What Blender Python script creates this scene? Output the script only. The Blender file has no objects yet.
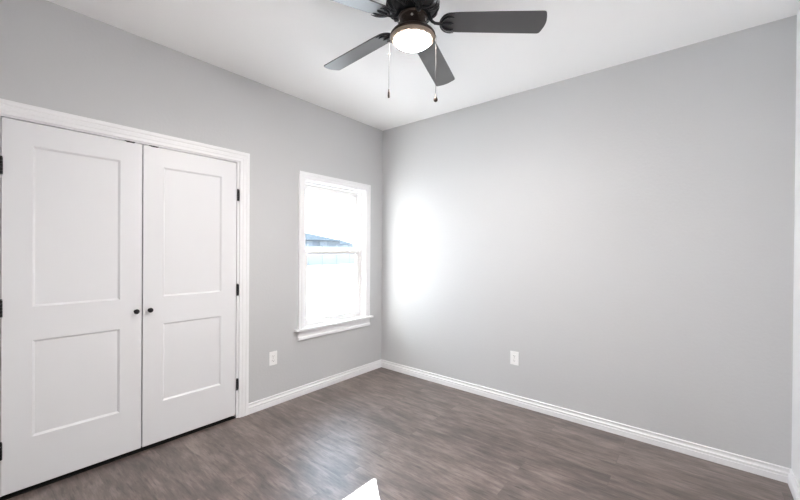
import bpy, bmesh, math, random
from mathutils import Vector, Matrix
random.seed(4)
S = bpy.context.scene
C = S.collection
R = math.radians

# ------------------------------------------------------------------ camera
cam = bpy.data.cameras.new('camera')
cam.sensor_width = 36.0
cam.lens = 36.0 * 360.52 / 800.0
cam.shift_y = 2.76 / 800.0
cam.clip_start = 0.02
cam.clip_end = 400
cam_o = bpy.data.objects.new('camera', cam)
C.objects.link(cam_o)
yaw, pitch, roll = 0.6917, -0.0044, 0.0073
fw = Vector((-math.sin(yaw) * math.cos(pitch), math.cos(yaw) * math.cos(pitch), math.sin(pitch)))
rt = Vector((math.cos(yaw), math.sin(yaw), 0))
up = rt.cross(fw)
r2 = math.cos(roll) * rt + math.sin(roll) * up
u2 = -math.sin(roll) * rt + math.cos(roll) * up
m = Matrix((r2, u2, -fw)).transposed().to_4x4()
m.translation = Vector((2.8354, -3.0946, 1.3442))
cam_o.matrix_world = m
S.camera = cam_o

# ------------------------------------------------------------------ world, sun, exposure
SKY = 4.0
w = bpy.data.worlds.new('sky')
S.world = w
w.use_nodes = True
nt = w.node_tree
nt.nodes.clear()
bg = nt.nodes.new('ShaderNodeBackground')
out = nt.nodes.new('ShaderNodeOutputWorld')
tc = nt.nodes.new('ShaderNodeTexCoord')
sp = nt.nodes.new('ShaderNodeSeparateXYZ')
cr = nt.nodes.new('ShaderNodeValToRGB')
cr.color_ramp.elements[0].position = 0.0
cr.color_ramp.elements[0].color = (0.80, 0.89, 1.0, 1)
cr.color_ramp.elements[1].position = 0.7
cr.color_ramp.elements[1].color = (0.55, 0.75, 1.0, 1)
nt.links.new(tc.outputs['Generated'], sp.inputs[0])
nt.links.new(sp.outputs['Z'], cr.inputs[0])
nt.links.new(cr.outputs[0], bg.inputs['Color'])
bg.inputs['Strength'].default_value = SKY
nt.links.new(bg.outputs[0], out.inputs[0])

sun = bpy.data.lights.new('sun', 'SUN')
sun.energy = 35.0
sun.color = (1.0, 0.97, 0.93)
sun.angle = R(0.55)
sun_o = bpy.data.objects.new('sun', sun)
C.objects.link(sun_o)
sd = Vector((1.0, -0.825, -0.474))       # the way the sunlight travels
sun_o.rotation_euler = sd.to_track_quat('-Z', 'Y').to_euler()
sun_o.location = (-8, 7, 6)

por = bpy.data.lights.new('window_portal', 'AREA')            # only guides sampling of the sky, adds no light
por.shape = 'RECTANGLE'
por.size, por.size_y = 0.86, 1.46
por.cycles.is_portal = True
por_o = bpy.data.objects.new('window_portal', por)
C.objects.link(por_o)
por_o.location = (-0.17, -0.675, 1.32)
por_o.rotation_euler = Vector((1, 0, 0)).to_track_quat('-Z', 'Y').to_euler()

LAMP = 215.0           # radiance of the fan's lit bowl
S.view_settings.view_transform = 'Standard'
S.view_settings.look = 'None'
S.view_settings.exposure = 1.21
S.view_settings.gamma = 1.0
S.view_settings.use_curve_mapping = False
S.cycles.use_denoising = True
S.cycles.max_bounces = 16
S.cycles.diffuse_bounces = 10
S.cycles.glossy_bounces = 6
S.cycles.transparent_max_bounces = 12
S.cycles.sample_clamp_indirect = 20.0

# ------------------------------------------------------------------ materials
def mat(name, col, rough=0.5, metal=0.0, spec=0.5, bump=None, coat=0.0, var=None):
    """principled material; bump = (scale, strength, distance), var = (scale, amount) soft colour wear"""
    mt = bpy.data.materials.new(name)
    mt.use_nodes = True
    n = mt.node_tree
    p = n.nodes['Principled BSDF']
    p.inputs['Base Color'].default_value = (*col, 1)
    p.inputs['Roughness'].default_value = rough
    p.inputs['Metallic'].default_value = metal
    p.inputs['Specular IOR Level'].default_value = spec
    p.inputs['Coat Weight'].default_value = coat
    p.inputs['Coat Roughness'].default_value = 0.36 if coat == 1.0 else 0.05
    t = n.nodes.new('ShaderNodeTexCoord')
    if bump:
        z = n.nodes.new('ShaderNodeTexNoise')
        z.inputs['Scale'].default_value = bump[0]
        z.inputs['Detail'].default_value = 3
        n.links.new(t.outputs['Object'], z.inputs['Vector'])
        b = n.nodes.new('ShaderNodeBump')
        b.inputs['Strength'].default_value = bump[1]
        b.inputs['Distance'].default_value = bump[2]
        n.links.new(z.outputs['Fac'], b.inputs['Height'])
        n.links.new(b.outputs[0], p.inputs['Normal'])
    if var:
        z = n.nodes.new('ShaderNodeTexNoise')
        z.inputs['Scale'].default_value = var[0]
        n.links.new(t.outputs['Object'], z.inputs['Vector'])
        mx = n.nodes.new('ShaderNodeMix')
        mx.data_type = 'RGBA'
        mx.inputs['A'].default_value = (*[c * (1 - var[1]) for c in col], 1)
        mx.inputs['B'].default_value = (*[min(1, c * (1 + var[1])) for c in col], 1)
        n.links.new(z.outputs['Fac'], mx.inputs['Factor'])
        n.links.new(mx.outputs['Result'], p.inputs['Base Color'])
    return mt

M = {}
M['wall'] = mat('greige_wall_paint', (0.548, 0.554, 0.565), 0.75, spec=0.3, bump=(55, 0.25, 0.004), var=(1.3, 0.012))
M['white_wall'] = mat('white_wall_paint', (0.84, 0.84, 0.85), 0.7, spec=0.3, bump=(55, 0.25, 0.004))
M['ceiling'] = mat('white_ceiling_paint', (0.91, 0.91, 0.91), 0.85, spec=0.2, bump=(70, 0.2, 0.003))
M['trim'] = mat('white_trim_paint', (0.82, 0.823, 0.84), 0.38, spec=0.5, var=(2.0, 0.008))
M['door'] = mat('white_door_paint', (0.745, 0.752, 0.772), 0.42, spec=0.5, bump=(160, 0.04, 0.001), var=(1.5, 0.008))
M['vinyl'] = mat('white_window_vinyl', (0.78, 0.78, 0.78), 0.35, var=(3, 0.008))
M['black'] = mat('black_hardware', (0.018, 0.017, 0.020), 0.35, metal=0.5, bump=(220, 0.1, 0.0005))
M['bronze'] = mat('dark_bronze', (0.050, 0.037, 0.032), 0.32, metal=0.75, bump=(90, 0.15, 0.001), var=(14, 0.25))
M['iron'] = mat('brushed_black_iron', (0.040, 0.042, 0.046), 0.28, metal=0.7, bump=(120, 0.2, 0.001), var=(18, 0.3))
M['blade'] = mat('espresso_fan_blade', (0.026, 0.026, 0.029), 0.30, spec=0.8, coat=1.0, bump=(60, 0.05, 0.001), var=(8, 0.12))
M['chain'] = mat('beaded_chain_metal', (0.022, 0.021, 0.020), 0.7, metal=0.0, spec=0.1, bump=(900, 0.4, 0.001))
M['plate'] = mat('white_outlet_plastic', (0.86, 0.86, 0.86), 0.3, var=(6, 0.006))
M['slot'] = mat('outlet_slot_black', (0.02, 0.02, 0.02), 0.6, bump=(300, 0.05, 0.0005))
M['closet'] = mat('closet_paint', (0.55, 0.54, 0.53), 0.8, bump=(60, 0.2, 0.003))
M['shade_strip'] = mat('painted_gap_shade', (0.012, 0.012, 0.012), 0.7, spec=0.2, bump=(100, 0.1, 0.001))  # near-black colour for the painted shade below the closet doors
M['ground'] = mat('pale_ground', (0.76, 0.76, 0.76), 0.95, spec=0.0, bump=(3, 0.6, 0.05), var=(0.6, 0.15))
M['siding'] = mat('slate_blue_siding', (0.072, 0.081, 0.090), 0.9, bump=(8, 0.2, 0.01), var=(0.8, 0.15))
M['shingle'] = mat('blue_grey_shingles', (0.064, 0.073, 0.080), 0.95, spec=0.0, bump=(12, 0.2, 0.01), var=(2, 0.25))
M['shutter'] = mat('house_window_glazing', (0.090, 0.10, 0.11), 0.7, bump=(2, 0.05, 0.01))
M['extrim'] = mat('pale_house_trim', (0.125, 0.135, 0.145), 0.8, bump=(30, 0.1, 0.003))
M['fence'] = mat('weathered_fence_vinyl', (0.15, 0.147, 0.147), 0.5, bump=(15, 0.1, 0.003))

def floor_material():
    mt = bpy.data.materials.new('grey_brown_vinyl_planks')
    mt.use_nodes = True
    n = mt.node_tree
    L = n.links
    p = n.nodes['Principled BSDF']
    t = n.nodes.new('ShaderNodeTexCoord')
    def node(k, **kw):
        a = n.nodes.new(k)
        for q, v in kw.items():
            setattr(a, q, v)
        return a
    def mapping(scale, src):
        a = node('ShaderNodeMapping')
        a.inputs['Scale'].default_value = scale
        L.new(src, a.inputs['Vector'])
        return a.outputs[0]
    br = node('ShaderNodeTexBrick')
    br.offset = 0.37
    br.inputs['Scale'].default_value = 1.0
    br.inputs['Brick Width'].default_value = 1.22
    br.inputs['Row Height'].default_value = 0.152
    br.inputs['Mortar Size'].default_value = 0.0011
    br.inputs['Mortar Smooth'].default_value = 0.3
    br.inputs['Color1'].default_value = (0, 0, 0, 1)
    br.inputs['Color2'].default_value = (1, 1, 1, 1)
    br.inputs['Mortar'].default_value = (0.5, 0.5, 0.5, 1)
    L.new(t.outputs['Object'], br.inputs['Vector'])
    # each plank shifts the grain so that it does not run on across joints
    off = node('ShaderNodeVectorMath', operation='MULTIPLY_ADD')
    L.new(br.outputs['Color'], off.inputs[0])
    off.inputs[1].default_value = (7.3, 3.1, 5.7)
    L.new(t.outputs['Object'], off.inputs[2])
    g1 = node('ShaderNodeTexNoise')
    g1.inputs['Scale'].default_value = 1.0
    g1.inputs['Detail'].default_value = 6
    g1.inputs['Roughness'].default_value = 0.65
    L.new(mapping((6, 32, 3), off.outputs[0]), g1.inputs['Vector'])
    g2 = node('ShaderNodeTexNoise')
    g2.inputs['Scale'].default_value = 1.0
    g2.inputs['Detail'].default_value = 4
    L.new(mapping((4.5, 11.0, 3), off.outputs[0]), g2.inputs['Vector'])
    g3 = node('ShaderNodeTexNoise')
    g3.inputs['Scale'].default_value = 1.0
    g3.inputs['Detail'].default_value = 8
    g3.inputs['Roughness'].default_value = 0.8
    L.new(mapping((16, 150, 9), off.outputs[0]), g3.inputs['Vector'])
    def madd(a, k, b):
        q = node('ShaderNodeMath', operation='MULTIPLY_ADD')
        L.new(a, q.inputs[0])
        q.inputs[1].default_value = k
        if isinstance(b, float):
            q.inputs[2].default_value = b
        else:
            L.new(b, q.inputs[2])
        return q.outputs[0]
    sep = node('ShaderNodeSeparateColor')
    L.new(br.outputs['Color'], sep.inputs[0])
    v = madd(g1.outputs['Fac'], 0.75, madd(g2.outputs['Fac'], 0.55, madd(g3.outputs['Fac'], 0.45, madd(sep.outputs[0], 0.10, -0.42))))
    g4 = node('ShaderNodeTexNoise')                          # short dark flecks and knots
    g4.inputs['Scale'].default_value = 1.0
    g4.inputs['Detail'].default_value = 2
    L.new(mapping((8, 60, 3), off.outputs[0]), g4.inputs['Vector'])
    fl = node('ShaderNodeMapRange')
    fl.inputs['From Min'].default_value = 0.60
    fl.inputs['From Max'].default_value = 0.74
    fl.inputs['To Min'].default_value = 0.0
    fl.inputs['To Max'].default_value = -0.20
    L.new(g4.outputs['Fac'], fl.inputs['Value'])
    va = node('ShaderNodeMath', operation='ADD')
    L.new(v, va.inputs[0])
    L.new(fl.outputs[0], va.inputs[1])
    v = va.outputs[0]
    ramp = node('ShaderNodeValToRGB')
    e = ramp.color_ramp.elements
    e[0].position = 0.29
    e[0].color = (0.053, 0.038, 0.033, 1)
    e[1].position = 0.73
    e[1].color = (0.262, 0.205, 0.179, 1)
    k = e.new(0.5)
    k.color = (0.132, 0.098, 0.086, 1)
    L.new(v, ramp.inputs[0])
    mx = node('ShaderNodeMix', data_type='RGBA')
    mx.inputs['B'].default_value = (0.035, 0.027, 0.025, 1)
    mf = node('ShaderNodeMath', operation='MULTIPLY')
    L.new(br.outputs['Fac'], mf.inputs[0])
    mf.inputs[1].default_value = 0.5
    L.new(mf.outputs[0], mx.inputs['Factor'])
    L.new(ramp.outputs[0], mx.inputs['A'])
    L.new(mx.outputs['Result'], p.inputs['Base Color'])
    p.inputs['Roughness'].default_value = 0.40
    p.inputs['Specular IOR Level'].default_value = 0.8
    p.inputs['Coat Weight'].default_value = 0.5
    p.inputs['Coat Roughness'].default_value = 0.42
    h = madd(g3.outputs['Fac'], 0.5, madd(br.outputs['Fac'], -1.0, 0.0))
    bp = node('ShaderNodeBump')
    bp.inputs['Strength'].default_value = 0.25
    bp.inputs['Distance'].default_value = 0.002
    L.new(h, bp.inputs['Height'])
    L.new(bp.outputs[0], p.inputs['Normal'])
    return mt
M['floor'] = floor_material()

def glass_material():
    mt = bpy.data.materials.new('clear_window_glass')
    mt.use_nodes = True
    n = mt.node_tree
    n.nodes.clear()
    o = n.nodes.new('ShaderNodeOutputMaterial')
    tr = n.nodes.new('ShaderNodeBsdfTransparent')
    tr.inputs[0].default_value = (0.97, 0.985, 0.98, 1)
    gl = n.nodes.new('ShaderNodeBsdfGlossy')
    gl.inputs['Roughness'].default_value = 0.01
    mx = n.nodes.new('ShaderNodeMixShader')
    lw = n.nodes.new('ShaderNodeLayerWeight')                # facing part only: the pane is a thin closed slab
    pw = n.nodes.new('ShaderNodeMath')
    pw.operation = 'POWER'
    pw.inputs[1].default_value = 4.0
    ma = n.nodes.new('ShaderNodeMath')
    ma.operation = 'MULTIPLY_ADD'
    ma.inputs[1].default_value = 0.6
    ma.inputs[2].default_value = 0.035
    n.links.new(lw.outputs['Facing'], pw.inputs[0])
    n.links.new(pw.outputs[0], ma.inputs[0])
    n.links.new(ma.outputs[0], mx.inputs[0])
    n.links.new(tr.outputs[0], mx.inputs[1])
    n.links.new(gl.outputs[0], mx.inputs[2])
    n.links.new(mx.outputs[0], o.inputs[0])
    return mt
M['glass'] = glass_material()

def lamp_material():
    mt = bpy.data.materials.new('lit_frosted_glass')
    mt.use_nodes = True
    p = mt.node_tree.nodes['Principled BSDF']
    p.inputs['Base Color'].default_value = (0.9, 0.86, 0.78, 1)
    p.inputs['Roughness'].default_value = 0.3
    p.inputs['Emission Color'].default_value = (1.0, 0.94, 0.885, 1)
    p.inputs['Emission Strength'].default_value = LAMP
    return mt
M['lamp'] = lamp_material()
M['rim'] = mat('tan_frosted_rim', (0.30, 0.235, 0.19), 0.6, bump=(80, 0.05, 0.001))
M['steel'] = mat('zinc_screw', (0.55, 0.54, 0.52), 0.35, metal=0.8, bump=(200, 0.1, 0.0005))

# ------------------------------------------------------------------ mesh helpers
def new():
    return bmesh.new()

def box(bm, x0, x1, y0, y1, z0, z1, bev=0.0):
    t = bmesh.new()
    vs = [t.verts.new((x, y, z)) for x in (x0, x1) for y in (y0, y1) for z in (z0, z1)]
    for f in ((0, 1, 3, 2), (4, 6, 7, 5), (0, 4, 5, 1), (2, 3, 7, 6), (0, 2, 6, 4), (1, 5, 7, 3)):
        t.faces.new([vs[i] for i in f])
    if bev:
        bmesh.ops.bevel(t, geom=t.edges[:], offset=bev, segments=2, profile=0.6, affect='EDGES')
    join(bm, t)

def join(bm, t):
    me = bpy.data.meshes.new('tmp')
    t.to_mesh(me)
    t.free()
    bm.from_mesh(me)
    bpy.data.meshes.remove(me)

def lathe(bm, prof, seg=48, centre=(0, 0, 0), axis='Z', cap=True):
    """turn (radius, height) about an axis"""
    rings = []
    cx, cy, cz = centre
    for r, h in prof:
        ring = []
        for i in range(seg):
            a = 2 * math.pi * i / seg
            u, v = r * math.cos(a), r * math.sin(a)
            if axis == 'Z':
                ring.append(bm.verts.new((cx + u, cy + v, cz + h)))
            else:
                ring.append(bm.verts.new((cx + h, cy + u, cz + v)))
        rings.append(ring)
    for A, B in zip(rings, rings[1:]):
        for i in range(seg):
            bm.faces.new((A[i], A[(i + 1) % seg], B[(i + 1) % seg], B[i]))
    if cap:
        bm.faces.new(rings[0])
        bm.faces.new(rings[-1])

def tube(bm, pts, r, seg=8):
    """a round tube along a polyline; r is one radius or one per point"""
    pts = [Vector(p) for p in pts]
    rr = r if isinstance(r, (list, tuple)) else [r] * len(pts)
    rings = []
    ref = None
    for i, p in enumerate(pts):
        d = (pts[min(i + 1, len(pts) - 1)] - pts[max(i - 1, 0)]).normalized()
        if ref is None:
            ref = Vector((0, 0, 1)) if abs(d.z) < 0.9 else Vector((1, 0, 0))
        a = (ref - d * ref.dot(d)).normalized()
        ref = a
        b = d.cross(a)
        rings.append([bm.verts.new(p + rr[i] * (math.cos(t) * a + math.sin(t) * b)) for t in (2 * math.pi * k / seg for k in range(seg))])
    for A, B in zip(rings, rings[1:]):
        for k in range(seg):
            bm.faces.new((A[k], A[(k + 1) % seg], B[(k + 1) % seg], B[k]))
    bm.faces.new(rings[0])
    bm.faces.new(rings[-1])

def sweep(bm, pts, prof, fn, side=1, before=None, after=None):
    """moulding profile [(w, d)] along the polyline pts in a plane, mitred; w goes to one side of the run; fn maps (u, v, d) to space"""
    P = [Vector(p) for p in pts]
    full = ([Vector(before)] if before else []) + P + ([Vector(after)] if after else [])
    o = 1 if before else 0
    rings = []
    for i in range(len(P)):
        j = i + o
        nrm = []
        for a, b in ((j - 1, j), (j, j + 1)):
            if a >= 0 and b < len(full):
                d = (full[b] - full[a]).normalized()
                nrm.append(Vector((-d.y, d.x)) * side)
        if len(nrm) == 1:
            off = nrm[0]
        else:
            s = nrm[0] + nrm[1]
            off = s / (s.dot(nrm[0]))
        rings.append([bm.verts.new(fn(P[i].x + off.x * wv, P[i].y + off.y * wv, dv)) for wv, dv in prof])
    k = len(prof)
    for A, B in zip(rings, rings[1:]):
        for q in range(k):
            bm.faces.new((A[q], A[(q + 1) % k], B[(q + 1) % k], B[q]))
    bm.faces.new(rings[0])
    bm.faces.new(rings[-1])

def prism(bm, outline, z0, z1, fn=lambda x, y, z: (x, y, z)):
    a = [bm.verts.new(fn(x, y, z0)) for x, y in outline]
    b = [bm.verts.new(fn(x, y, z1)) for x, y in outline]
    n = len(outline)
    for i in range(n):
        bm.faces.new((a[i], a[(i + 1) % n], b[(i + 1) % n], b[i]))
    bm.faces.new(a)
    bm.faces.new(b)

def obj(name, bm, material, parent=None, smooth=False, label=None, cat=None, kind=None, group=None, loc=None):
    bmesh.ops.recalc_face_normals(bm, faces=bm.faces[:])
    me = bpy.data.meshes.new(name)
    bm.to_mesh(me)
    bm.free()
    me.materials.append(M[material])
    if smooth:
        for p in me.polygons:
            p.use_smooth = True
        try:
            me.set_sharp_from_angle(angle=R(smooth if smooth > 1 else 40))
        except Exception:
            pass
    o = bpy.data.objects.new(name, me)
    C.objects.link(o)
    if loc:
        o.location = loc
    if parent:
        o.parent = parent
    for k, v in (('label', label), ('category', cat), ('kind', kind), ('group', group)):
        if v:
            o[k] = v
    return o

def thing(name, label, cat, loc=(0, 0, 0), group=None, kind=None):
    o = bpy.data.objects.new(name, None)
    C.objects.link(o)
    o.location = loc
    o['label'] = label
    o['category'] = cat
    if group:
        o['group'] = group
    if kind:
        o['kind'] = kind
    return o

# ------------------------------------------------------------------ the room shell
W, D, H = 3.265, 3.36, 2.74            # width along the window-less wall, depth, ceiling height
T = 0.14                               # wall thickness
CL0, CL1, CLT = -2.990, -1.695, 2.052  # closet opening in y and its head
WN0, WN1, WNB, WNT = -1.075, -0.268, 0.615, 2.015   # window opening

b = new()
box(b, -0.95, W + T, -D - T, T, -0.12, 0.0)
obj('floor', b, 'floor', label='grey-brown wood-look plank floor of the empty room', cat='floor', kind='structure')
b = new()
box(b, -0.95, W + T, -D - T, T, H, H + 0.12)
obj('ceiling', b, 'ceiling', label='flat white ceiling the fan is mounted on', cat='ceiling', kind='structure')

b = new()
for y0, y1, z0, z1 in ((-D - T, CL0, 0, H), (CL0, CL1, CLT, H), (CL1, WN0, 0, H), (WN0, WN1, 0, WNB), (WN0, WN1, WNT, H), (WN1, T, 0, H)):
    box(b, -T, 0, y0, y1, z0, z1)
obj('wall_left', b, 'wall', label='greige wall holding the white closet doors and the window', cat='wall', kind='structure')
b = new()
box(b, 0, W, 0, T, 0, H)
obj('wall_back', b, 'wall', label='wide blank greige wall with a single outlet low down', cat='wall', kind='structure')
b = new()
box(b, W, W + T, -D - T, T, 0, H)
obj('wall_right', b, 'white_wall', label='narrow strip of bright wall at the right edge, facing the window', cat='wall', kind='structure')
b = new()
box(b, 0, W, -D - T, -D, 0, H)
obj('wall_front', b, 'wall', label='greige wall opposite the blank wall, closing the room', cat='wall', kind='structure')
b = new()
box(b, -0.95, -0.85, -D - T, -1.30, 0, H)
box(b, -0.85, -T, -D - T, -D, 0, H)
box(b, -0.85, -T, -1.40, -1.30, 0, H)
obj('wall_closet', b, 'closet', label='dark closet walls behind the white double doors', cat='wall', kind='structure')

# baseboards: the stepped profile as (out from wall, height)
BASE = [(0, 0), (0.0165, 0), (0.0165, 0.036), (0.0120, 0.040), (0.0155, 0.044), (0.0155, 0.054), (0.0075, 0.060), (0.0045, 0.070),
        (0.0105, 0.075), (0.0105, 0.082), (0.0070, 0.085), (0, 0.085)]
plan = lambda u, v, d: (u, v, d)
def baseboard(name, pts, label, before=None, after=None):
    b = new()
    sweep(b, pts, BASE, plan, side=-1, before=before, after=after)
    obj(name, b, 'trim', label=label, cat='baseboard', kind='structure')
baseboard('baseboard_left', [(0, -1.6155), (0, 0)], 'white stepped baseboard below the window, from closet casing to corner', after=(1, 0))
baseboard('baseboard_back', [(0, 0), (W, 0)], 'long white stepped baseboard along the blank wall', before=(0, -1), after=(W, -1))
baseboard('baseboard_right', [(W, 0), (W, -D)], 'short white baseboard running off the right edge', before=(0, 0), after=(0, -D))
baseboard('baseboard_front', [(W, -D), (0, -D)], 'white baseboard on the wall opposite the blank wall', before=(W, 0), after=(0, 0))
baseboard('baseboard_closet', [(0, -D), (0, -3.072)], 'short white baseboard piece left of the closet casing', before=(W, -D))

# ------------------------------------------------------------------ closet casing and jamb
CASE = [(0, 0), (0, 0.011), (0.004, 0.013), (0.022, 0.0135), (0.026, 0.0165), (0.046, 0.0175), (0.050, 0.0145), (0.054, 0.0175),
        (0.060, 0.019), (0.0755, 0.019), (0.0775, 0.017), (0.0775, 0)]
face = lambda u, v, d: (d, u, v)
b = new()
sweep(b, [(-2.9935, 0), (-2.9935, 2.0507), (-1.693, 2.0507), (-1.693, 0)], CASE, face, side=1)
obj('trim_1', b, 'trim', label='white stepped casing framing the double closet doors', cat='trim', kind='structure')
b = new()
box(b, -T, 0.0005, -2.9935, -2.9755, 0, 2.0507)
box(b, -T, 0.0005, -1.7105, -1.693, 0, 2.0507)
box(b, -T, 0.0005, -2.9755, -1.7105, 2.0425, 2.0507)
box(b, -0.055, -0.042, -2.9755, -2.965, 0, 2.0425)
box(b, -0.055, -0.042, -1.721, -1.7105, 0, 2.0425)
box(b, -0.055, -0.042, -2.9755, -1.7105, 2.030, 2.0425)
obj('trim_2', b, 'trim', label='white closet door jamb lining just inside the casing', cat='trim', kind='structure')

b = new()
box(b, -T, -0.004, -2.9755, -1.7105, 0.0, 0.007, 0.002)  # added dark strip, stands in for the shade in the gap under the doors
obj('door_gap_shade', b, 'shade_strip', label='black strip painted in as the shade under the closet doors', cat='shade_strip', kind='structure')

# ------------------------------------------------------------------ closet doors
def closet_door(name, y0, y1, knob_y, hinge_y, hs, catch, label):
    """two-panel leaf; its front is at x = FX"""
    FX, BX, z0, z1 = -0.001, -0.036, 0.028, 2.0370
    st = 0.1165
    p0, p1 = y0 + st, y1 - st
    rows = ((0.301, 0.835), (1.021, 1.909))
    b = new()
    box(b, BX, FX, y0, p0, z0, z1, 0.0012)
    box(b, BX, FX, p1, y1, z0, z1, 0.0012)
    for a, c in ((z0, rows[0][0]), (rows[0][1], rows[1][0]), (rows[1][1], z1)):
        box(b, BX, FX, p0 - 0.001, p1 + 0.001, a, c)
    for a, c in rows:                                                     # sloped sticking round each panel
        s = 0.011
        o_ = [b.verts.new((FX, y, z)) for y, z in ((p0, a), (p1, a), (p1, c), (p0, c))]
        i_ = [b.verts.new((FX - 0.009, y, z)) for y, z in ((p0 + s, a + s), (p1 - s, a + s), (p1 - s, c - s), (p0 + s, c - s))]
        for q in range(4):
            b.faces.new((o_[q], o_[(q + 1) % 4], i_[(q + 1) % 4], i_[q]))
    root = obj(name, b, 'door', label=label, cat='door', kind='structure')
    for a, c in rows:
        b = new()
        box(b, FX - 0.024, FX - 0.0088, p0 - 0.004, p1 + 0.004, a - 0.004, c + 0.004)
        obj('panel', b, 'door', root)
    b = new()
    lathe(b, [(0.0105, 0), (0.0115, 0.002), (0.010, 0.004), (0.0055, 0.006), (0.005, 0.012), (0.009, 0.016), (0.0145, 0.021),
              (0.0162, 0.026), (0.0145, 0.031), (0.009, 0.0338), (0.002, 0.0345)], 28, (FX, knob_y, 0.938), 'X')
    obj('door_knob', b, 'black', root, smooth=35, label='small round black door knob')
    for hz in (0.269, 1.0245, 1.780):
        b = new()
        for k in range(5):
            lathe(b, [(0.0062, 0), (0.0070, 0.001), (0.0070, 0.0162), (0.0062, 0.0172)], 16, (0.0062, hinge_y, hz - 0.0445 + k * 0.0178))
        lathe(b, [(0.003, 0), (0.0058, 0.002), (0.0058, 0.004), (0.004, 0.006)], 12, (0.0062, hinge_y, hz + 0.0445))
        box(b, -0.002, 0.0012, min(hinge_y, hinge_y + hs * 0.0145), max(hinge_y, hinge_y + hs * 0.0145), hz - 0.044, hz + 0.044, 0.0005)
        obj('hinge', b, 'black', root, smooth=35, label='black butt hinge')
    b = new()
    box(b, -0.030, 0.0012, catch[0], catch[1], 2.0375, 2.0425, 0.0008)
    box(b, -0.001, 0.0016, catch[0] + 0.006, catch[1] - 0.006, 2.0335, 2.0400, 0.0005)
    obj('ball_catch', b, 'black', root, label='black ball catch on the top edge')
    return root
closet_door('door_1', -2.9715, -2.3468, -2.380, -2.9735, -1, (-2.439, -2.385),
            'white two-panel closet door cut by the left edge, knob on its right')
closet_door('door_2', -2.3396, -1.7145, -2.303, -1.7070, 1, (-2.306, -2.253),
            'white two-panel closet door nearer the window, knob on its left')

# ------------------------------------------------------------------ window
win = thing('window_1', 'white single-hung window with stool and apron, bright daylight behind', 'window', (0, -0.6745, 0.6), kind='structure')
def wp(name, bm, material, parent=win, **k):
    """a window part built in room coordinates"""
    for v in bm.verts:
        v.co -= Vector((0, -0.6745, 0.6))
    return obj(name, bm, material, parent, **k)
b = new()
CW = [(wv * 0.065 / 0.0775, dv) for wv, dv in CASE]
sweep(b, [(-1.0735, 0.6205), (-1.0735, 2.0107), (-0.2755, 2.0107), (-0.2755, 0.6205)], CW, face, side=1)
wp('casing', b, 'trim')
b = new()                                                                  # jamb lining of the opening
for y0, y1, z0, z1 in ((-1.0745, -1.061, 0.62, 2.0145), (-0.281, -0.2685, 0.62, 2.0145), (-1.061, -0.281, 2.002, 2.0145), (-1.0745, -0.2685, 0.6155, 0.62)):
    box(b, -T, 0.0004, y0, y1, z0, z1)
wp('jamb_lining', b, 'trim')
b = new()
box(b, -0.0515, 0.0, -1.0605, -0.2815, 0.6200, 0.6205)
t = [(-1.176, 0.0), (-1.176, 0.040), (-1.172, 0.044), (-0.178, 0.044), (-0.174, 0.040), (-0.174, 0.0)]
prism(b, [(y, x) for y, x in t], 0.6030, 0.6205, lambda y, x, z: (x, y, z))
wp('stool', b, 'trim', label='projecting white window stool')
b = new()
AP = [(0, 0.603), (0.017, 0.603), (0.018, 0.598), (0.013, 0.592), (0.010, 0.570), (0.010, 0.546), (0.020, 0.538), (0.022, 0.519), (0.017, 0.514), (0, 0.514)]
prism(b, AP, -1.140, -0.207, lambda x, z, y: (x, y, z))
wp('apron', b, 'trim', label='stepped white apron below the stool')
b = new()                                                                  # vinyl frame with the tracks
for y0, y1, z0, z1 in ((-1.061, -1.040, 0.62, 2.002), (-0.302, -0.281, 0.62, 2.002), (-1.040, -0.302, 1.981, 2.002), (-1.040, -0.302, 0.62, 0.640)):
    box(b, -0.130, -0.052, y0, y1, z0, z1, 0.0015)
for y0, y1 in ((-1.040, -1.034), (-0.308, -0.302)):
    box(b, -0.094, -0.088, y0, y1, 0.64, 1.981)
wp('window_frame', b, 'vinyl')
def sash(name, x, z0, z1, st, bot, top, label):
    b = new()
    y0, y1 = -1.038, -0.304
    box(b, x - 0.015, x + 0.015, y0, y0 + st, z0, z1, 0.002)
    box(b, x - 0.015, x + 0.015, y1 - st, y1, z0, z1, 0.002)
    box(b, x - 0.015, x + 0.015, y0 + st, y1 - st, z0, z0 + bot, 0.002)
    box(b, x - 0.015, x + 0.015, y0 + st, y1 - st, z1 - top, z1, 0.002)
    s = 0.008                                                              # glazing bead
    for a in (y0 + st, y1 - st - s):
        box(b, x - 0.010, x + 0.010, a, a + s, z0 + bot, z1 - top)
    for a in (z0 + bot, z1 - top - s):
        box(b, x - 0.010, x + 0.010, y0 + st + s, y1 - st - s, a, a + s)
    o = wp(name, b, 'vinyl', label=label)
    g = new()
    box(g, x - 0.002, x + 0.002, y0 + st + 0.001, y1 - st - 0.001, z0 + bot + 0.001, z1 - top - 0.001)
    wp('pane', g, 'glass', o)
    return o
sash('upper_sash', -0.110, 1.318, 1.980, 0.030, 0.030, 0.040, 'fixed upper sash')
low = sash('lower_sash', -0.071, 0.641, 1.350, 0.038, 0.036, 0.032, 'sliding lower sash, set nearer the room')
for y in (-0.945, -0.415):
    b = new()
    box(b, -0.086, -0.058, y - 0.026, y + 0.026, 1.350, 1.355, 0.0015)
    lathe(b, [(0.010, 0), (0.010, 0.006), (0.007, 0.009)], 16, (-0.074, y, 1.355))
    box(b, -0.078, -0.056, y - 0.004, y + 0.016, 1.357, 1.363, 0.001)
    wp('sash_lock', b, 'vinyl', low)

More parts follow.
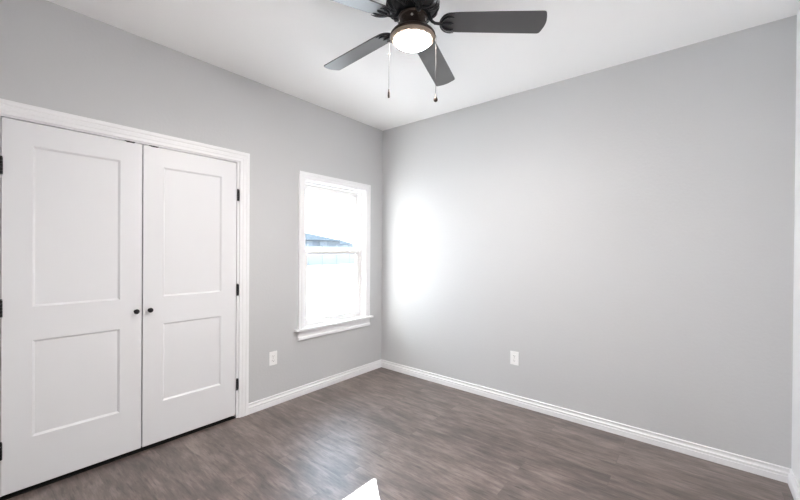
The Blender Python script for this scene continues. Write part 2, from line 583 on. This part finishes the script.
# ------------------------------------------------------------------ outlets
def outlet(loc, rotz, label):
    """duplex outlet; built facing +x"""
    root = thing('wall_outlet', label, 'outlet', loc, 'white duplex outlets low on the walls')
    root.rotation_euler.z = rotz
    b = new()
    box(b, 0, 0.0055, -0.0375, 0.0375, -0.059, 0.059, 0.0022)
    obj('cover_plate', b, 'plate', root)
    for s in (-1, 1):
        b = new()
        ol = []
        for k in range(24):
            a = 2 * math.pi * k / 24
            ol.append((max(-0.0168, min(0.0168, 0.0205 * math.cos(a))), 0.0142 * math.sin(a)))
        prism(b, ol, 0.004, 0.0072, lambda y, z, x: (x, y, z + s * 0.0195))
        rc = obj('receptacle', b, 'plate', root)
        b = new()
        box(b, 0.0065, 0.0074, -0.0078, -0.0056, s * 0.0195 - 0.002, s * 0.0195 + 0.0065)
        box(b, 0.0065, 0.0074, 0.0056, 0.0078, s * 0.0195 - 0.001, s * 0.0195 + 0.0055)
        lathe(b, [(0.0026, 0.0065), (0.0026, 0.0074)], 12, (0, 0, s * 0.0195 - 0.0075), 'X')
        obj('slot', b, 'slot', rc, label='dark plug slots')
    b = new()
    lathe(b, [(0.0034, 0.0050), (0.0034, 0.0062), (0.0022, 0.0068)], 14, (0, 0, 0), 'X')
    obj('screw', b, 'steel', root, label='small metal screw')
    return root
outlet((0, -1.388, 0.408), 0, 'white duplex outlet between the closet casing and the window')
outlet((1.593, 0, 0.409), R(-90), 'white duplex outlet alone on the wide blank wall')

# ------------------------------------------------------------------ ceiling fan
FX, FY = 1.673, -1.600
fan = thing('ceiling_fan', 'dark five-blade ceiling fan with a lit glass bowl under the white ceiling', 'ceiling fan', (FX, FY, H))
def z(v):
    return v - H
b = new()
HP = [(0.060, 2.576), (0.082, 2.579), (0.102, 2.586), (0.119, 2.599), (0.131, 2.616), (0.136, 2.634), (0.134, 2.650), (0.127, 2.664),
      (0.122, 2.670), (0.126, 2.676), (0.126, 2.684), (0.118, 2.690), (0.120, 2.704), (0.134, 2.718), (0.146, 2.726), (0.149, 2.734), (0.149, 2.7395)]
lathe(b, [(r, z(h)) for r, h in HP], 64)
def on_housing(a, h):
    """a point on the bulb of the motor housing at angle a, height h"""
    for (r0, h0), (r1, h1) in zip(HP, HP[1:]):
        if h0 <= h <= h1:
            r = r0 + (r1 - r0) * (h - h0) / (h1 - h0)
            return Vector((r * math.cos(a), r * math.sin(a), z(h)))
    return Vector((0.13 * math.cos(a), 0.13 * math.sin(a), z(h)))
for k in range(8):                                                        # raised leaf scrolls round the bulb
    a0 = 2 * math.pi * (k + 0.3) / 8
    for s in (-1, 1):
        q = [on_housing(a0 + s * (0.05 + 0.26 * math.sin(t * math.pi)), 2.580 + 0.078 * t) for t in [i / 12 for i in range(13)]]
        tube(b, q, [0.0025 + 0.0055 * math.sin(math.pi * min(1, 0.15 + i / 12)) for i in range(13)], 8)
        q = [on_housing(a0 + s * (0.30 + 0.07 * math.cos(t * 5.2)), 2.636 + 0.016 * math.sin(t * 5.2)) for t in [i / 12 for i in range(13)]]
        tube(b, q, 0.0042, 8)
    q = [on_housing(a0, 2.580 + 0.066 * t) for t in [i / 8 for i in range(9)]]
    tube(b, q, [0.003 + 0.006 * math.sin(math.pi * i / 8) for i in range(9)], 8)
obj('motor_housing', b, 'iron', fan, smooth=50)

b = new()
lathe(b, [(r, z(h)) for r, h in ((0.058, 2.575), (0.074, 2.572), (0.077, 2.566), (0.071, 2.560), (0.068, 2.515), (0.072, 2.508), (0.072, 2.500), (0.060, 2.496))], 48)
for k in range(10):                                                       # vent ovals round the neck
    a = 2 * math.pi * (k + 0.45) / 10
    c = Vector((0.069 * math.cos(a), 0.069 * math.sin(a), z(2.540)))
    d = Vector((-math.sin(a), math.cos(a), 0))
    tube(b, [c + 0.013 * math.cos(t) * d + Vector((0, 0, 0.011 * math.sin(t))) for t in [2 * math.pi * i / 14 for i in range(15)]], 0.0020, 6)
nk = obj('switch_housing', b, 'bronze', fan, smooth=40)
for k in range(5):
    b = new()
    lathe(b, [(0.0065, -0.003), (0.0065, 0.002), (0.0030, 0.004)], 10, (0, 0, 0), 'X')
    a = 2 * math.pi * (2 * k + 0.45) / 10
    for v in b.verts:
        v.co = Matrix.Rotation(a, 3, 'Z') @ (v.co + Vector((0.0690, 0, 0))) + Vector((0, 0, z(2.540)))
    obj('screw', b, 'steel', nk, label='bright screw head in the neck')

b = new()
lathe(b, [(r, z(h)) for r, h in ((0.050, 2.4975), (0.070, 2.4985), (0.082, 2.496), (0.098, 2.490), (0.111, 2.481), (0.1185, 2.471), (0.1200, 2.464),
                                 (0.1190, 2.460), (0.1120, 2.459), (0.1030, 2.465))], 64)
obj('light_fitter', b, 'bronze', fan, smooth=40, label='dark bronze ring holding the glass bowl')
b = new()
lathe(b, [(r, z(h)) for r, h in ((0.1165, 2.4605), (0.1170, 2.456), (0.111, 2.4495), (0.1000, 2.4430), (0.0970, 2.4440), (0.0970, 2.455))], 64)
obj('bowl_rim', b, 'rim', fan, smooth=50, label='tan rim round the glowing bowl')
b = new()
gp = [(0.0965 * math.cos(t), 2.454 - 0.042 * math.sin(t)) for t in [math.pi / 2 * i / 14 for i in range(15)]]
gp[-1] = (0.0015, 2.412)
lathe(b, [(r, z(h)) for r, h in gp], 64)
obj('glass_bowl', b, 'lamp', fan, smooth=60, label='glowing frosted glass bowl')

PHASE, PITCH, DROOP = R(35.4), R(12), R(2.3)
BZ = 2.540
for k in range(5):
    rot = Matrix.Translation((0, 0, z(BZ))) @ Matrix.Rotation(PHASE + k * R(72), 4, 'Z')
    tilt = rot @ Matrix.Rotation(DROOP, 4, 'Y') @ Matrix.Rotation(-PITCH, 4, 'X')
    # blade outline: rounded root, slanting rounded tip (plus side longer)
    ol = []
    for i in range(13):
        t = math.pi / 2 + math.pi * i / 12
        ol.append((0.195 + 0.052 * math.cos(t), 0.058 * math.sin(t)))
    ol = ol[::1]
    ol += [(0.24, -0.061), (0.45, -0.065), (0.650, -0.068), (0.660, -0.066), (0.666, -0.059)]
    for i in range(1, 8):
        u = i / 8
        ol.append((0.666 + 0.013 * math.sin(math.pi * u), -0.059 + 0.118 * u))
    ol += [(0.666, 0.059), (0.660, 0.066), (0.650, 0.068), (0.45, 0.065), (0.24, 0.061)]
    b = new()
    prism(b, ol, 0.0, 0.006)
    bmesh.ops.transform(b, matrix=tilt, verts=b.verts[:])
    obj('blade', b, 'blade', fan, label='dark wood-look fan blade')
    b = new()                                                             # blade iron: arm, rim and leaf-shaped openwork
    tube(b, [rot @ Vector(p) for p in ((0.082, 0, 0.042), (0.090, 0, 0.022), (0.100, 0, 0.004), (0.116, 0, -0.007), (0.136, 0, -0.010), (0.152, 0, -0.011))], [0.011, 0.010, 0.008, 0.0075, 0.0075, 0.009], 10)
    f = -0.004
    rim = [(0.215, 0.060)] + [(0.195 + 0.054 * math.cos(t), 0.060 * math.sin(t)) for t in [math.pi / 2 + math.pi * i / 16 for i in range(17)]] + [(0.215, -0.060)]
    tube(b, [tilt @ Vector((x, y, f)) for x, y in rim], [0.0015] + [0.0032] * 17 + [0.0015], 8)
    for s in (-1, 1):
        tube(b, [tilt @ Vector((x, s * y, f)) for x, y in ((0.146, 0.0), (0.153, 0.016), (0.164, 0.030), (0.180, 0.039), (0.198, 0.041), (0.214, 0.036))], [0.007, 0.0065, 0.006, 0.006, 0.0055, 0.002], 8)
    tube(b, [tilt @ Vector((x, 0, f)) for x in (0.143, 0.160, 0.178, 0.196, 0.212)], [0.007, 0.006, 0.0055, 0.007, 0.002], 8)
    for x, y in ((0.184, 0.0), (0.188, 0.038), (0.188, -0.038)):
        c = tilt @ Vector((x, y, f - 0.004))
        lathe(b, [(0.003, -0.002), (0.0055, 0.0), (0.0055, 0.004)], 10, c)
    obj('blade_iron', b, 'iron', fan, smooth=45, label='black openwork blade bracket')

def chain(side, zend, fob, label):
    d = Vector((rt.x, rt.y, 0)) * side
    b = new()
    top = [0.071 * d + Vector((0, 0, z(2.5015))), 0.086 * d + Vector((0, 0, z(2.5035))), 0.112 * d + Vector((0, 0, z(2.490))), 0.1225 * d + Vector((0, 0, z(2.472)))]
    tube(b, top + [0.1228 * d + Vector((0, 0, z(2.455))), 0.1228 * d + Vector((0, 0, z(zend)))], 0.0011, 6)
    n_ = int((2.455 - zend) / 0.0045)
    for i in range(n_):
        c = 0.1228 * d + Vector((0, 0, z(2.455 - i * 0.0045)))
        lathe(b, [(0.0003, -0.0011), (0.0011, 0), (0.0003, 0.0011)], 6, c)
    ch = obj('pull_chain', b, 'chain', fan, label=label)
    b = new()
    lathe(b, fob, 20, 0.1228 * d + Vector((0, 0, z(zend))))
    return ch, b, d
ch, b, d = chain(-1, 2.190, [(0.0012, 0.003), (0.0035, 0.0), (0.0030, -0.008), (0.0050, -0.012), (0.0058, -0.030), (0.0050, -0.042), (0.0015, -0.044)], 'beaded pull chain on the window side')
obj('chain_fob', b, 'bronze', ch, smooth=40, label='slim cylinder pull')
b = new()
lathe(b, [(0.0008, 0.006), (0.0030, 0.003), (0.0032, -0.003), (0.0008, -0.006)], 12, 0.1228 * d + Vector((0, 0, z(2.375))))
obj('connector', b, 'bronze', ch, smooth=40)
ch, b, d = chain(1, 2.166, [(0.0012, 0.004), (0.0028, 0.0), (0.0035, -0.006), (0.0085, -0.018), (0.0108, -0.027), (0.0100, -0.034), (0.0045, -0.038), (0.0010, -0.039)], 'beaded pull chain nearer the blank wall')
obj('chain_fob', b, 'bronze', ch, smooth=40, label='teardrop pull')

# ------------------------------------------------------------------ outside the window
b = new()
box(b, -90, -T - 0.9, -40, 90, -0.5, -0.3)
obj('ground', b, 'ground', label='pale sunlit ground stretching away outside the window', cat='ground', kind='structure')
def house(name, x0, x1, y0, y1, eave, ridge, gz, windows, label):
    """ridge runs along y"""
    root = thing(name, label, 'house', ((x0 + x1) / 2, (y0 + y1) / 2, gz))
    c = Vector(root.location)
    def part(nm, bm, mt, par=root):
        for v in bm.verts:
            v.co -= c
        return obj(nm, bm, mt, par)
    b = new()
    box(b, x0, x1, y0, y1, gz, eave)
    part('wall', b, 'siding')
    b = new()
    o = 0.45
    xm = (x0 + x1) / 2
    hip = (y1 - y0) * 0.25
    vs = [b.verts.new(p) for p in ((x0 - o, y0 - o, eave), (x1 + o, y0 - o, eave), (x1 + o, y1 + o, eave), (x0 - o, y1 + o, eave), (xm, y0 + hip, ridge), (xm, y1 - hip, ridge))]
    for f in ((0, 1, 4), (1, 2, 5, 4), (2, 3, 5), (3, 0, 4, 5), (3, 2, 1, 0)):
        b.faces.new([vs[i] for i in f])
    part('roof', b, 'shingle')
    for ya, wd in windows:
        b = new()
        box(b, x1 - 0.02, x1 + 0.06, ya - 0.12, ya + wd + 0.12, gz + 1.0, eave - 0.12)
        fr = part('window', b, 'extrim')
        b = new()
        box(b, x1 + 0.03, x1 + 0.08, ya, ya + wd, gz + 1.15, eave - 0.24)
        part('pane', b, 'shutter', fr)
    return root
house('house', -42, -34, 12.5, 28.8, 2.65, 3.95, -0.3, ((14.5, 1.1), (18.0, 1.1), (21.3, 0.8), (23.4, 0.8), (25.6, 0.8)), 'wide blue-grey hip-roofed house seen over the fence through the upper sash')
house('house', -62, -55, 45.8, 50.8, 2.7, 3.9, -0.3, ((47.8, 1.2),), 'small distant house near the right side of the window view')
fence = thing('yard_fence', 'long pale weathered fence in front of the blue-grey house, behind the window glass', 'fence', (-29.0, 22.0, -0.3))
b = new()
for k in range(16):
    box(b, -0.03, 0.03, -14.0 + k * 2.0 + 0.06, -12.0 + k * 2.0 - 0.06, 0.08, 2.10)
obj('fence_panel', b, 'fence', fence)
for k in range(17):
    b = new()
    box(b, -0.06, 0.06, -14.06 + k * 2.0, -13.94 + k * 2.0, 0.0, 2.18)
    lathe(b, [(0.09, 2.18), (0.09, 2.20), (0.005, 2.26)], 4, (0, -14.0 + k * 2.0, 0))
    obj('fence_post', b, 'fence', fence)
